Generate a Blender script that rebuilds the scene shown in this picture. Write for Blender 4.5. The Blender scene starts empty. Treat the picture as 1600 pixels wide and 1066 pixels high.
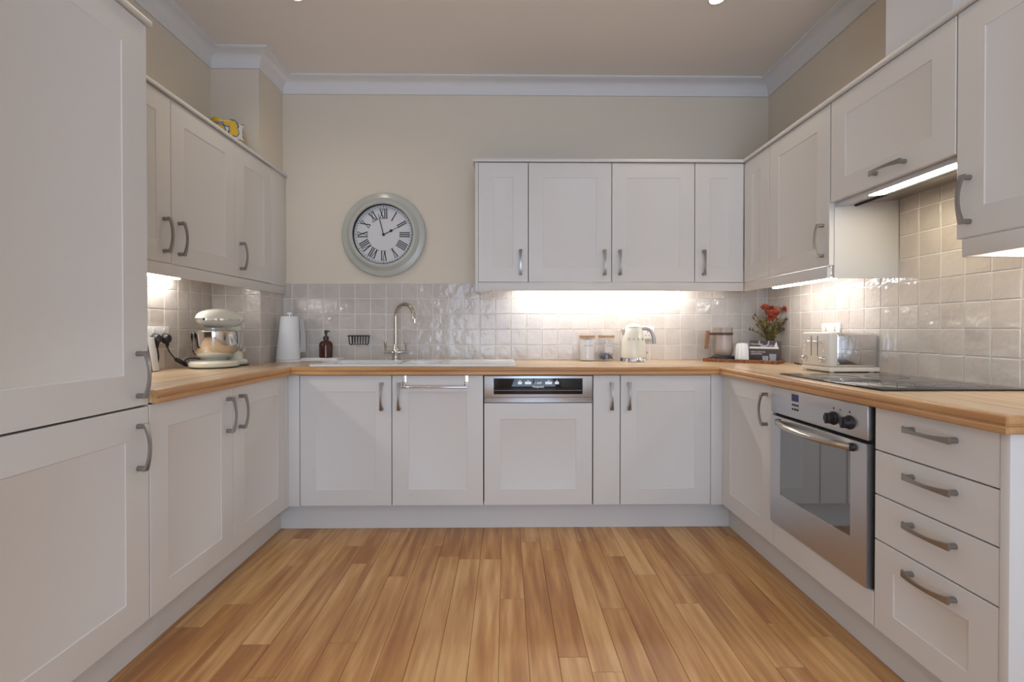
import bpy, bmesh, math, random
from mathutils import Vector, Matrix
random.seed(7)
PI = math.pi
S = bpy.context.scene
COL = S.collection

# ---------------------------------------------------------------- camera
cam_d = bpy.data.cameras.new('camera'); cam = bpy.data.objects.new('camera', cam_d); COL.objects.link(cam)
cam.location = (0, 0, 1.114)
cam.rotation_euler = (PI/2 - 0.0081, 0, -0.0124)
cam_d.sensor_width = 36; cam_d.lens = 760.8/1600*36
cam_d.shift_y = -11/1600
cam_d.clip_start = 0.02
S.camera = cam

# ---------------------------------------------------------------- world, daylight, exposure
W = bpy.data.worlds.new('world'); S.world = W; W.use_nodes = True
W.node_tree.nodes['Background'].inputs[0].default_value = (0.62, 0.76, 1.0, 1)
W.node_tree.nodes['Background'].inputs[1].default_value = 1.0
def area_light(name, loc, rot, sx, sy, power, col):
    l = bpy.data.lights.new(name, 'AREA'); l.shape = 'RECTANGLE'; l.size = sx; l.size_y = sy
    l.energy = power; l.color = col
    o = bpy.data.objects.new(name, l); o.location = loc; o.rotation_euler = rot; COL.objects.link(o)
    return o
# daylight from the unseen rear window, tilted up to brighten the ceiling
area_light('window_daylight', (0.25, -2.44, 1.25), (PI/2 + 0.42, 0, 0), 2.4, 2.3, 135, (0.62, 0.78, 1.0))
DOWN_W = 13          # watts of each ceiling downlight
DOWN_COL = (1.0, 0.86, 0.68)
LED_E = 60.0         # emission of the under-cabinet tubes
S.view_settings.view_transform = 'Standard'; S.view_settings.look = 'None'
S.view_settings.gamma = 1; S.view_settings.use_curve_mapping = False
S.view_settings.exposure = -0.72

# ---------------------------------------------------------------- materials
MATS = {}
def mat(name, col, rough=0.5, metal=0.0, **k):
    m = bpy.data.materials.new(name); m.use_nodes = True
    p = m.node_tree.nodes['Principled BSDF']
    p.inputs['Base Color'].default_value = (*col, 1); p.inputs['Roughness'].default_value = rough
    p.inputs['Metallic'].default_value = metal
    for kk, v in k.items(): p.inputs[kk.replace('_', ' ')].default_value = v
    MATS[name] = m
    return m
def nd(m, t, **k):
    n = m.node_tree.nodes.new(t)
    for a, b in k.items(): setattr(n, a, b)
    return n
def lk(m, a, b): m.node_tree.links.new(a, b)
def bump(m, scale, strength, dist=0.002, detail=2, stretch=None):
    p = m.node_tree.nodes['Principled BSDF']
    g = nd(m, 'ShaderNodeNewGeometry'); t = nd(m, 'ShaderNodeTexNoise'); b = nd(m, 'ShaderNodeBump')
    t.inputs['Scale'].default_value = scale; t.inputs['Detail'].default_value = detail
    src = g.outputs['Position']
    if stretch:
        mp = nd(m, 'ShaderNodeMapping'); mp.inputs['Scale'].default_value = stretch
        lk(m, src, mp.inputs['Vector']); src = mp.outputs['Vector']
    lk(m, src, t.inputs['Vector']); lk(m, t.outputs['Fac'], b.inputs['Height'])
    b.inputs['Strength'].default_value = strength; b.inputs['Distance'].default_value = dist
    lk(m, b.outputs['Normal'], p.inputs['Normal'])
def mottled(m, c1, c2, scale, stretch=(1, 1, 1), lo=0.35, hi=0.65, detail=4, rand=0.0):
    p = m.node_tree.nodes['Principled BSDF']
    g = nd(m, 'ShaderNodeNewGeometry'); mp = nd(m, 'ShaderNodeMapping'); mp.inputs['Scale'].default_value = stretch
    t = nd(m, 'ShaderNodeTexNoise'); t.inputs['Scale'].default_value = scale; t.inputs['Detail'].default_value = detail
    r = nd(m, 'ShaderNodeValToRGB')
    r.color_ramp.elements[0].position = lo; r.color_ramp.elements[0].color = (*c1, 1)
    r.color_ramp.elements[1].position = hi; r.color_ramp.elements[1].color = (*c2, 1)
    lk(m, g.outputs['Position'], mp.inputs['Vector'])
    vec = mp.outputs['Vector']
    fac = None
    if rand:
        oi = nd(m, 'ShaderNodeObjectInfo'); cb = nd(m, 'ShaderNodeCombineXYZ'); ml = nd(m, 'ShaderNodeMath', operation='MULTIPLY')
        ml.inputs[1].default_value = 57.0; lk(m, oi.outputs['Random'], ml.inputs[0])
        lk(m, ml.outputs[0], cb.inputs['X']); lk(m, ml.outputs[0], cb.inputs['Z'])
        ad = nd(m, 'ShaderNodeVectorMath', operation='ADD'); lk(m, vec, ad.inputs[0]); lk(m, cb.outputs[0], ad.inputs[1]); vec = ad.outputs[0]
        lk(m, vec, t.inputs['Vector'])
        a2 = nd(m, 'ShaderNodeMath', operation='MULTIPLY_ADD'); a2.inputs[1].default_value = rand; a2.inputs[2].default_value = -rand/2
        lk(m, oi.outputs['Random'], a2.inputs[0])
        a3 = nd(m, 'ShaderNodeMath', operation='ADD'); lk(m, t.outputs['Fac'], a3.inputs[0]); lk(m, a2.outputs[0], a3.inputs[1]); fac = a3.outputs[0]
    else:
        lk(m, vec, t.inputs['Vector']); fac = t.outputs['Fac']
    lk(m, fac, r.inputs['Fac']); lk(m, r.outputs['Color'], p.inputs['Base Color'])
    return r
def emit(name, col, strength):
    m = mat(name, col, 0.5); p = m.node_tree.nodes['Principled BSDF']
    p.inputs['Emission Color'].default_value = (*col, 1); p.inputs['Emission Strength'].default_value = strength
    return m

mat('cabinet', (0.735, 0.715, 0.69), 0.42)
mat('gap_shade_carcass', (0.06, 0.05, 0.045), 0.8)  # near-black colour paints shade into the gaps between doors
mat('paint_wall', (0.77, 0.69, 0.575), 0.85); bump(MATS['paint_wall'], 60, 0.08, 0.001)
mat('paint_ceiling', (0.88, 0.83, 0.775), 0.9)
mat('plaster', (0.80, 0.79, 0.79), 0.75)
mat('grout', (0.84, 0.82, 0.79), 0.8)
m = mat('tile', (0.6, 0.55, 0.5), 0.10)
mottled(m, (0.56, 0.50, 0.45), (0.66, 0.605, 0.555), 7, rand=0.16, lo=0.25, hi=0.75); bump(m, 17, 0.7, 0.010, 2)
m = mat('plank', (0.5, 0.3, 0.15), 0.34)
r = mottled(m, (0.42, 0.182, 0.062), (0.78, 0.475, 0.21), 2.2, stretch=(13, 1.0, 13), lo=0.28, hi=0.72, detail=6, rand=0.24)
e = r.color_ramp.elements.new(0.5); e.color = (0.60, 0.31, 0.113, 1)
bump(m, 30, 0.05, 0.0006, 3, (10, 1, 10))
for ax, st in (('x', (1.2, 22, 22)), ('y', (22, 1.2, 22))):
    m = mat('beech_' + ax, (0.6, 0.4, 0.22), 0.26); mottled(m, (0.49, 0.325, 0.185), (0.64, 0.475, 0.305), 1.6, stretch=st, detail=4)
    m = mat('lipping_' + ax, (0.5, 0.27, 0.11), 0.30); mottled(m, (0.46, 0.225, 0.085), (0.60, 0.345, 0.155), 1.8, stretch=st, detail=4)
mat('pewter', (0.36, 0.34, 0.325), 0.32, 1.0)
mat('chrome', (0.78, 0.78, 0.79), 0.08, 1.0)
mat('nickel', (0.56, 0.52, 0.47), 0.20, 1.0)
m = mat('steel', (0.60, 0.60, 0.61), 0.34, 1.0); bump(m, 40, 0.03, 0.0005, 2, (1, 1, 40))
mat('black_glass', (0.012, 0.013, 0.017), 0.04)
mat('oven_glass', (0.045, 0.05, 0.055), 0.03, 0.0, Specular_IOR_Level=1.0, IOR=2.2)
mat('black_plastic', (0.016, 0.016, 0.020), 0.35)
mat('gap_black', (0.012, 0.012, 0.012), 0.8)
mat('ceramic', (0.82, 0.83, 0.84), 0.12)
mat('white_plastic', (0.82, 0.81, 0.79), 0.35)
mat('enamel', (0.80, 0.78, 0.67), 0.12)
mat('toaster_cream', (0.76, 0.73, 0.66), 0.30)
mat('mixer_cream', (0.78, 0.77, 0.66), 0.16)
mat('silver', (0.80, 0.80, 0.81), 0.28, 0.4)
mat('rubber', (0.03, 0.028, 0.026), 0.6)
mat('amber', (0.055, 0.012, 0.006), 0.06)
mat('paper', (0.80, 0.82, 0.84), 0.9); bump(MATS['paper'], 180, 0.25, 0.002)
mat('clock_rim', (0.52, 0.53, 0.48), 0.22)
mat('clock_face', (0.74, 0.74, 0.75), 0.6)
mat('ink', (0.012, 0.012, 0.014), 0.5)
m = mat('lid_wood', (0.5, 0.3, 0.15), 0.5); mottled(m, (0.42, 0.24, 0.11), (0.60, 0.38, 0.20), 6, (20, 3, 20))
m = mat('acacia', (0.2, 0.07, 0.03), 0.38); mottled(m, (0.13, 0.045, 0.018), (0.34, 0.13, 0.05), 5, (6, 30, 6))
m = mat('walnut', (0.25, 0.11, 0.05), 0.45); mottled(m, (0.16, 0.065, 0.03), (0.33, 0.15, 0.07), 6, (20, 20, 4))
mat('taupe', (0.36, 0.31, 0.28), 0.35, 0.25)
mat('band_brown', (0.07, 0.035, 0.022), 0.4)
mat('box_dark', (0.055, 0.045, 0.052), 0.4)
mat('print_white', (0.72, 0.70, 0.70), 0.6)
mat('print_grey', (0.30, 0.33, 0.38), 0.5)
mat('label_grey', (0.30, 0.29, 0.32), 0.6)
mat('stem_green', (0.10, 0.10, 0.04), 0.6)
m = mat('leaf', (0.12, 0.12, 0.03), 0.55); mottled(m, (0.06, 0.06, 0.025), (0.36, 0.27, 0.07), 30)
m = mat('petal_red', (0.40, 0.06, 0.03), 0.6); mottled(m, (0.27, 0.03, 0.02), (0.55, 0.12, 0.06), 40)
mat('petal_pink', (0.72, 0.36, 0.25), 0.6)
mat('bud', (0.10, 0.035, 0.03), 0.6)
mat('sugar', (0.86, 0.86, 0.87), 0.7)
mat('teabag', (0.24, 0.21, 0.25), 0.8)
m = mat('jar_glass', (0.95, 0.96, 0.97), 0.03)
def thin_glass(name, tint, fac):
    m = mat(name, tint, 0.03); nt = m.node_tree; out = nt.nodes['Material Output']
    t = nd(m, 'ShaderNodeBsdfTransparent'); t.inputs[0].default_value = (*tint, 1)
    g = nd(m, 'ShaderNodeBsdfGlossy'); g.inputs['Roughness'].default_value = 0.03
    mx = nd(m, 'ShaderNodeMixShader'); mx.inputs[0].default_value = fac
    lk(m, t.outputs[0], mx.inputs[1]); lk(m, g.outputs[0], mx.inputs[2]); lk(m, mx.outputs[0], out.inputs['Surface'])
thin_glass('jar_glass', (0.97, 0.975, 0.98), 0.06)
thin_glass('window_glass', (0.97, 0.98, 1.0), 0.06)
m = mat('floral', (0.8, 0.8, 0.8), 0.15)
def floral():
    p = m.node_tree.nodes['Principled BSDF']; tc = nd(m, 'ShaderNodeTexCoord')
    v = nd(m, 'ShaderNodeTexVoronoi'); v.inputs['Scale'].default_value = 15
    r = nd(m, 'ShaderNodeValToRGB'); r.color_ramp.interpolation = 'CONSTANT'
    cr = r.color_ramp
    cr.elements[0].position = 0; cr.elements[0].color = (0.42, 0.13, 0.02, 1)
    cr.elements[1].position = 0.30; cr.elements[1].color = (0.75, 0.50, 0.05, 1)
    e = cr.elements.new(0.66); e.color = (0.12, 0.16, 0.30, 1)
    e = cr.elements.new(0.73); e.color = (0.74, 0.74, 0.72, 1)
    lk(m, tc.outputs['Object'], v.inputs['Vector']); lk(m, v.outputs['Distance'], r.inputs['Fac']); lk(m, r.outputs['Color'], p.inputs['Base Color'])
floral()
emit('led', (1.0, 0.975, 0.94), LED_E)
emit('hood_lamp', (1.0, 0.88, 0.66), 42.0)
emit('downlight_lens', (1.0, 0.93, 0.82), 12.0)
emit('lcd_blue', (0.02, 0.02, 0.10), 0.15)
emit('lcd_white', (0.8, 0.85, 0.9), 0.6)

# ---------------------------------------------------------------- mesh helpers
class B:
    def __init__(s): s.bm = bmesh.new()
    def box(s, x0, x1, y0, y1, z0, z1, bev=0, seg=2):
        bm = s.bm
        v = [bm.verts.new(p) for p in ((x0,y0,z0),(x1,y0,z0),(x1,y1,z0),(x0,y1,z0),(x0,y0,z1),(x1,y0,z1),(x1,y1,z1),(x0,y1,z1))]
        fs = [bm.faces.new([v[i] for i in q]) for q in ((3,2,1,0),(4,5,6,7),(0,1,5,4),(1,2,6,5),(2,3,7,6),(3,0,4,7))]
        if bev:
            es = list({e for f in fs for e in f.edges})
            bmesh.ops.bevel(bm, geom=es, offset=bev, segments=seg, profile=0.5, affect='EDGES')
        return s
    def prism(s, pts, z0, z1):
        a = [s.bm.verts.new((x, y, z0)) for x, y in pts]; b = [s.bm.verts.new((x, y, z1)) for x, y in pts]
        n = len(pts); s.bm.faces.new(a[::-1]); s.bm.faces.new(b)
        for i in range(n): s.bm.faces.new((a[i], a[(i+1) % n], b[(i+1) % n], b[i]))
        return s
    def lathe(s, prof, seg=32, c=(0, 0), sx=1, sy=1, cap=True):
        rings = []
        for r, z in prof:
            rings.append([s.bm.verts.new((c[0] + sx*r*math.cos(2*PI*i/seg), c[1] + sy*r*math.sin(2*PI*i/seg), z)) for i in range(seg)])
        for a, b in zip(rings, rings[1:]):
            for i in range(seg): s.bm.faces.new((a[i], a[(i+1) % seg], b[(i+1) % seg], b[i]))
        if cap: s.bm.faces.new(rings[0][::-1]); s.bm.faces.new(rings[-1])
        return s
    def tube(s, pts, r, seg=8, cap=True, flat=1.0):
        pts = [Vector(p) for p in pts]; n = len(pts); rings = []
        rr = r if hasattr(r, '__len__') else [r]*n
        up = Vector((0, 0, 1)); t0 = (pts[1]-pts[0]).normalized()
        if abs(t0.dot(up)) > 0.95: up = Vector((1, 0, 0))
        nrm = (up - t0*up.dot(t0)).normalized()
        for i in range(n):
            t = (pts[min(i+1, n-1)] - pts[max(i-1, 0)]).normalized()
            nrm = (nrm - t*nrm.dot(t)).normalized(); bi = t.cross(nrm)
            rings.append([s.bm.verts.new(pts[i] + rr[i]*(nrm*math.cos(2*PI*k/seg) + flat*bi*math.sin(2*PI*k/seg))) for k in range(seg)])
        for a, b in zip(rings, rings[1:]):
            for i in range(seg): s.bm.faces.new((a[i], a[(i+1) % seg], b[(i+1) % seg], b[i]))
        if cap: s.bm.faces.new(rings[0][::-1]); s.bm.faces.new(rings[-1])
        return s
    def cyl(s, p0, p1, r0, r1=None, seg=20):
        return s.tube([p0, p1], [r0, r0 if r1 is None else r1], seg)
    def ball(s, c, r, seg=16, sx=1, sy=1, sz=1):
        bmesh.ops.create_uvsphere(s.bm, u_segments=seg, v_segments=max(6, seg//2), radius=1,
                                  matrix=Matrix.Translation(c) @ Matrix.Diagonal((r*sx, r*sy, r*sz, 1)))
        return s
    def sweep(s, path, prof, left=True, closed_prof=True):
        # prof: (offset to the left of travel, z); mitred at the corners
        path = [Vector(p) for p in path]; n = len(path); rings = []
        for i in range(n):
            d0 = (path[i]-path[i-1]).normalized() if i else None
            d1 = (path[i+1]-path[i]).normalized() if i < n-1 else None
            if d0 is None: d0 = d1
            if d1 is None: d1 = d0
            n0 = Vector((-d0.y, d0.x)); n1 = Vector((-d1.y, d1.x)); mt = (n0+n1); mt = mt/ (mt.dot(n0))
            rings.append([s.bm.verts.new((path[i].x + mt.x*o, path[i].y + mt.y*o, z)) for o, z in prof])
        k = len(prof)
        for a, b in zip(rings, rings[1:]):
            for i in range(k if closed_prof else k-1): s.bm.faces.new((a[i], a[(i+1) % k], b[(i+1) % k], b[i]))
        if closed_prof: s.bm.faces.new(rings[0][::-1]); s.bm.faces.new(rings[-1])
        return s
    def mesh(s, name, m):
        me = bpy.data.meshes.new(name); bmesh.ops.recalc_face_normals(s.bm, faces=s.bm.faces[:])
        s.bm.to_mesh(me); s.bm.free()
        me.polygons.foreach_set('use_smooth', [True]*len(me.polygons)); me.set_sharp_from_angle(angle=math.radians(32))
        me.materials.append(MATS[m] if isinstance(m, str) else m)
        return me
    def obj(s, name, m, parent=None, loc=(0, 0, 0), rot=(0, 0, 0)):
        return put(name, s.mesh(name, m), parent, loc, rot)
def put(name, me, parent=None, loc=(0, 0, 0), rot=(0, 0, 0)):
    o = bpy.data.objects.new(name, me); COL.objects.link(o); o.parent = parent
    o.location = loc; o.rotation_euler = rot
    return o
def tag(o, label, cat, group=None):
    o['label'] = label; o['category'] = cat
    if group: o['group'] = group
    return o
def thing(name, label, cat, loc=(0, 0, 0), rz=0, group=None):
    o = bpy.data.objects.new(name, None); COL.objects.link(o); o.empty_display_size = 0.05
    o.location = loc; o.rotation_euler = (0, 0, rz)
    return tag(o, label, cat, group)
def struct(o): o['kind'] = 'structure'; return o
def text(name, body, size, m, parent, loc, rot, extrude=0.0004, align='CENTER'):
    c = bpy.data.curves.new('text', 'FONT'); c.body = body; c.size = size; c.extrude = extrude
    c.align_x = align; c.align_y = 'CENTER'; c.resolution_u = 2
    t = bpy.data.objects.new('text', c); COL.objects.link(t)
    dg = bpy.context.evaluated_depsgraph_get(); dg.update()
    me = bpy.data.meshes.new_from_object(t.evaluated_get(dg)); me.materials.clear(); me.materials.append(MATS[m])
    bpy.data.objects.remove(t)
    return put(name, me, parent, loc, rot)

# ---------------------------------------------------------------- key dimensions (metres)
XL, XR, D = -1.184, 1.190, 2.660           # cabinet door planes: left run, right run, back run
UL, UR, UB = -1.4485, 1.4315, 2.915        # wall-unit door planes
WL, WR, WB, WREAR = -1.750, 1.747, 3.230, -2.30
BOXX, BOXY = -1.467, 2.920                 # boxed-in corner at the back left
CEIL = 2.755
ZTOP, ZBOT = 0.868, 0.152                  # base door top and bottom
UZT, UZB = 2.116, 1.400                    # wall-unit door top and bottom
WT = 0.914                                 # worktop surface
RZ = {'back': 0, 'left': PI/2, 'right': -PI/2}
def at_run(run, s, z=0, upper=False):
    if run == 'back': return (s, UB if upper else D, z)
    if run == 'left': return (UL if upper else XL, s, z)
    return (UR if upper else XR, s, z)

# ---------------------------------------------------------------- the room
bf = B(); bf.box(WL-0.1, WR+0.1, WREAR-0.1, WB+0.1, -0.10, -0.012)
floor = struct(bf.obj('floor', 'gap_black'))
PW, GAP = 0.1015, 0.0012
x = WL; ci = 0
while x < WR:
    far = 3.0 if -1.36 < x + PW/2 < 1.36 else 1.2
    y = WREAR - random.uniform(0, 0.9)
    while y < far:
        ln = random.choice((0.62, 0.8, 0.95, 1.1, 1.25)); y1 = min(y + ln, far); y0 = max(y, WREAR)
        if y1 - y0 > 0.03:
            b = B(); b.box(-PW/2+GAP/2, PW/2-GAP/2, -(y1-y0)/2+GAP/2, (y1-y0)/2-GAP/2, -0.012, random.uniform(-0.0003, 0.0), 0.0008, 1)
            b.obj('plank', 'plank', floor, (x+PW/2, (y0+y1)/2, 0))
        y += ln
    x += PW
struct(B().box(WL-0.1, WR+0.1, WREAR-0.1, WB+0.1, CEIL, CEIL+0.1).obj('ceiling', 'paint_ceiling'))
wall_back = struct(B().box(WL-0.1, WR+0.1, WB, WB+0.1, 0, CEIL).obj('wall_back', 'paint_wall'))
wall_left = struct(B().box(WL-0.1, WL, WREAR, WB, 0, CEIL).obj('wall_left', 'paint_wall'))
wall_right = struct(B().box(WR, WR+0.1, WREAR, WB, 0, CEIL).obj('wall_right', 'paint_wall'))
wall_corner = struct(B().box(WL, BOXX, BOXY, WB, 0, CEIL).obj('wall_corner', 'paint_wall'))
struct(B().box(1.50, WR, 1.625, 1.914, UZT+0.022, CEIL).obj('wall_flue', 'plaster'))
# unseen wall behind the camera; window opening enlarged to brighten ceiling and floor
b = B()
b.box(WL-0.1, -1.0, WREAR-0.1, WREAR, 0, CEIL); b.box(1.5, WR+0.1, WREAR-0.1, WREAR, 0, CEIL)
b.box(-1.0, 1.5, WREAR-0.1, WREAR, 0, 0.08); b.box(-1.0, 1.5, WREAR-0.1, WREAR, 2.45, CEIL)
struct(b.obj('wall_rear', 'paint_wall'))
win = bpy.data.objects.new('window_1', None); COL.objects.link(win); win.location = (0.25, WREAR-0.05, 0.08); struct(win)
b = B()
for x0, x1 in ((-1.25, -1.19), (-0.03, 0.03), (1.19, 1.25)): b.box(x0, x1, -0.03, 0.03, 0, 2.37)
b.box(-1.25, 1.25, -0.03, 0.03, 0, 0.06); b.box(-1.25, 1.25, -0.03, 0.03, 2.31, 2.37)
b.obj('window_frame', 'white_plastic', win)
for x0 in (-1.19, 0.03): B().box(x0, x0+1.16, -0.004, 0.004, 0.06, 2.31).obj('pane', 'window_glass', win)
# plaster cornice
prof = [(0, 2.662), (0.010, 2.662), (0.010, 2.672)]
for i in range(7):
    a = i/6*PI/2; prof.append((0.012 + 0.066*(1-math.cos(a)), 2.676 + 0.066*math.sin(a)))
prof += [(0.080, 2.744), (0.090, 2.746), (0.090, CEIL), (0, CEIL)]
path = [(WR, WREAR), (WR, WB), (BOXX, WB), (BOXX, BOXY), (WL, BOXY), (WL, WREAR)]
struct(B().sweep(path, prof).obj('trim_1', 'plaster'))

# ---- wall tiles: one object each, child of the wall they are fixed to
TH, TV, G = 0.1027, 0.10175, 0.0042
TILE_CACHE = {}
def tile_mesh(w, h):
    key = (round(w, 4), round(h, 4))
    if key not in TILE_CACHE:
        b = B(); e = 0.0022; x, z = w/2, h/2
        o = [b.bm.verts.new(p) for p in ((-x,0,-z),(x,0,-z),(x,0,z),(-x,0,z))]
        mm = [b.bm.verts.new(p) for p in ((-x,-0.0055,-z),(x,-0.0055,-z),(x,-0.0055,z),(-x,-0.0055,z))]
        f = [b.bm.verts.new(p) for p in ((-x+e,-0.0078,-z+e),(x-e,-0.0078,-z+e),(x-e,-0.0078,z-e),(-x+e,-0.0078,z-e))]
        b.bm.faces.new(f)
        for A, C in ((o, mm), (mm, f)):
            for i in range(4): b.bm.faces.new((A[i], A[(i+1) % 4], C[(i+1) % 4], C[i]))
        TILE_CACHE[key] = b.mesh('tile', 'tile')
    return TILE_CACHE[key]
def tiling(wall, org, u, rz, cuts, rows):
    # org: point on the wall face; u: unit direction along the wall; cuts: joint positions along u; rows: joint heights
    for a, c in zip(cuts, cuts[1:]):
        for z0, z1 in zip(rows, rows[1:]):
            w, h = c-a-G, z1-z0-G
            if w < 0.008: continue
            p = Vector(org) + Vector(u)*((a+c)/2)
            put('tile', tile_mesh(w, h), wall, (p.x, p.y, (z0+z1)/2),
                (random.uniform(-0.006, 0.006), 0, rz + random.uniform(-0.006, 0.006)))
def joints(a0, a1, ref):
    k = math.ceil((a0-ref)/TH + 1e-6); out = [a0]
    while ref + k*TH < a1 - 1e-6: out.append(ref + k*TH); k += 1
    return out + [a1]
rows5 = [WT + 0.0005 + i*TV for i in range(6)]
tiling(wall_back, (0, WB-0.0005, 0), (1, 0, 0), 0, joints(BOXX+0.0085, WR-0.009, -1.303), rows5)
B().box(BOXX, WR, WB-0.0055, WB, WT, rows5[-1]).obj('grout', 'grout', wall_back)
# left wall (local tile front -y turns to +X)
tiling(wall_left, (WL+0.0005, 0, 0), (0, 1, 0), PI/2, joints(1.63, BOXY-0.0085, BOXY-0.009-TH*0.95), rows5)
B().box(WL, WL+0.0055, 1.63, BOXY, WT, rows5[-1]).obj('grout', 'grout', wall_left)
tiling(wall_corner, (0, BOXY-0.0005, 0), (1, 0, 0), 0, joints(WL+0.009, BOXX+0.008, BOXX+0.008), rows5)
B().box(WL, BOXX, BOXY-0.0055, BOXY, WT, rows5[-1]).obj('grout', 'grout', wall_corner)
tiling(wall_corner, (BOXX+0.0005, 0, 0), (0, 1, 0), PI/2, joints(BOXY-0.008, WB-0.009, BOXY-0.008), rows5)
B().box(BOXX, BOXX+0.0055, BOXY-0.0055, WB-0.0055, WT, rows5[-1]).obj('grout', 'grout', wall_corner)
# right wall (front turns to -X); taller behind the cooker hood
cr = joints(1.02, WB-0.009, 2.136)
tiling(wall_right, (WR-0.0005, 0, 0), (0, 1, 0), -PI/2, cr, rows5)
hr = [rows5[-1] + i*TV for i in range(4)]
tiling(wall_right, (WR-0.0005, 0, 0), (0, 1, 0), -PI/2, [c for c in cr if 1.50 < c < 2.14], hr)
B().box(WR-0.0055, WR, 1.02, WB-0.0055, WT, rows5[-1]).obj('grout', 'grout', wall_right)
B().box(WR-0.0055, WR, 1.53, 2.136, rows5[-1], hr[-1]).obj('grout', 'grout', wall_right)

# ---------------------------------------------------------------- cabinet parts
def handle_mesh():
    b = B(); L = 0.076; n = 14; rings = []
    for i in range(n+1):
        z = -L + 2*L*i/n; q = (z/L)**2
        out = -(0.039 - 0.015*q); w = 0.0046 + 0.0050*q; t = 0.0036
        rings.append([b.bm.verts.new(p) for p in ((-w, out-t, z), (w, out-t, z), (w, out+t, z), (-w, out+t, z))])
    for a, c in zip(rings, rings[1:]):
        for i in range(4): b.bm.faces.new((a[i], a[(i+1) % 4], c[(i+1) % 4], c[i]))
    b.bm.faces.new(rings[0][::-1]); b.bm.faces.new(rings[-1])
    for s in (-1, 1):
        b.cyl((0, 0, s*0.068), (0, -0.026, s*0.068), 0.0085, 0.0078, 14)
    return b.mesh('handle', 'pewter')
HANDLE = handle_mesh()
def handle(door, x, z, horizontal=False):
    return put('handle', HANDLE, door, (x, 0, z), (0, PI/2 if horizontal else 0, 0))
DOORS = {}
def door_mesh(w, h, stile=0.09, rec=0.0030, t=0.020):
    key = (round(w, 4), round(h, 4), stile)
    if key in DOORS: return DOORS[key]
    b = B(); bv = 0.0018; g = 0.0020
    def ring(i, y): return [b.bm.verts.new(p) for p in ((i, y, i), (w-i, y, i), (w-i, y, h-i), (i, y, h-i))]
    R = [ring(g, t), ring(g, bv), ring(g+bv*0.4, bv*0.4), ring(g+bv, 0)]
    if stile:
        R += [ring(stile, 0), ring(stile+0.0008, 0.0006), ring(stile+0.0030, rec-0.0004), ring(stile+0.0040, rec)]
    for A, C in zip(R, R[1:]):
        for i in range(4): b.bm.faces.new((A[i], A[(i+1) % 4], C[(i+1) % 4], C[i]))
    b.bm.faces.new(R[-1]); b.bm.faces.new(R[0][::-1])
    DOORS[key] = b.mesh('door', 'cabinet')
    return DOORS[key]
def door(unit, x, z, w, h, name='door', stile=0.09, hx=None, hz=None, horizontal=False):
    d = put(name, door_mesh(w, h, stile), unit, (x, 0, z))
    if hx is not None: handle(d, hx, hz, horizontal)
    return d
def gap_shade_carcass(unit, w, z0, z1, depth, name='body'):
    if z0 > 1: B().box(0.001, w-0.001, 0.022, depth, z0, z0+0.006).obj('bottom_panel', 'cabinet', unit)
    return B().box(0.001, w-0.001, 0.026, depth, z0 + (0.0065 if z0 > 1 else 0), z1).obj(name, 'gap_shade_carcass', unit)
BH = ZTOP - ZBOT
HB = BH - 0.115      # handle height on base doors
UH = UZT - UZB
HU = 0.117           # handle height on wall-unit doors

# ---- left run
t = thing('tall_cabinet', 'tall cream shaker larder cabinet reaching almost to the cornice, two doors', 'cabinet', at_run('left', 1.028), RZ['left'])
gap_shade_carcass(t, 0.60, 0.15, UZT, 0.56)
door(t, 0, ZBOT, 0.60, 0.864-ZBOT, stile=0.10, hx=0.55, hz=0.736-ZBOT)
door(t, 0, 0.866, 0.60, UZT-0.866, stile=0.105, hx=0.55, hz=0.970-0.866)
B().box(-0.005, 0.612, -0.012, 0.56, UZT+0.002, UZT+0.020, 0.004).obj('top_strip', 'cabinet', t)
t = thing('base_cabinet', 'double-door base cabinet under the worktop beside the tall cabinet, below the stand mixer', 'cabinet', at_run('left', 1.628), RZ['left'])
gap_shade_carcass(t, 1.0, 0.15, 0.868, 0.55)
door(t, 0, ZBOT, 0.5, BH, hx=0.452, hz=HB); door(t, 0.5, ZBOT, 0.5, BH, hx=0.048, hz=HB)
# ---- corner posts
t = thing('corner_post', 'narrow cream corner post between the mixer-side cabinet and the sink cabinet', 'post', (XL, D, 0))
B().box(0.0, 0.0595, 0.0, 0.02, ZBOT, ZTOP, 0.001).obj('face', 'cabinet', t)
B().box(-0.02, 0.0, -0.031, 0.02, ZBOT, ZTOP, 0.001).obj('return', 'cabinet', t)
t = thing('corner_post', 'narrow cream corner post between the rightmost back cabinet and the oven run', 'post', (XR, D, 0))
B().box(-0.0625, 0.0, 0.0, 0.02, ZBOT, ZTOP, 0.001).obj('face', 'cabinet', t)
B().box(0.0, 0.02, -0.005, 0.02, ZBOT, ZTOP, 0.001).obj('return', 'cabinet', t)
# ---- back run
t = thing('sink_cabinet', 'double-door cream sink cabinet under the white ceramic sink', 'cabinet', at_run('back', -1.123), 0)
b = B()   # open-topped body, so that the sink bowls hang inside it
b.box(0.001, 0.018, 0.0215, 0.55, 0.15, 0.868); b.box(0.982, 0.999, 0.0215, 0.55, 0.15, 0.868)
b.box(0.018, 0.982, 0.0215, 0.55, 0.15, 0.168); b.box(0.018, 0.982, 0.54, 0.55, 0.168, 0.868)
b.box(0.018, 0.982, 0.0215, 0.03, 0.168, 0.70)
b.obj('body', 'gap_shade_carcass', t)
door(t, 0, ZBOT, 0.5, BH, hx=0.448, hz=HB); door(t, 0.5, ZBOT, 0.5, BH, hx=0.042, hz=HB)
t = thing('dishwasher', 'dishwasher with a steel control fascia and black display above a cream door', 'dishwasher', at_run('back', -0.123), 0)
b = B(); b.box(0.004, 0.596, 0.0215, 0.55, 0.15, 0.866); b.obj('body', 'gap_black', t)
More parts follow.
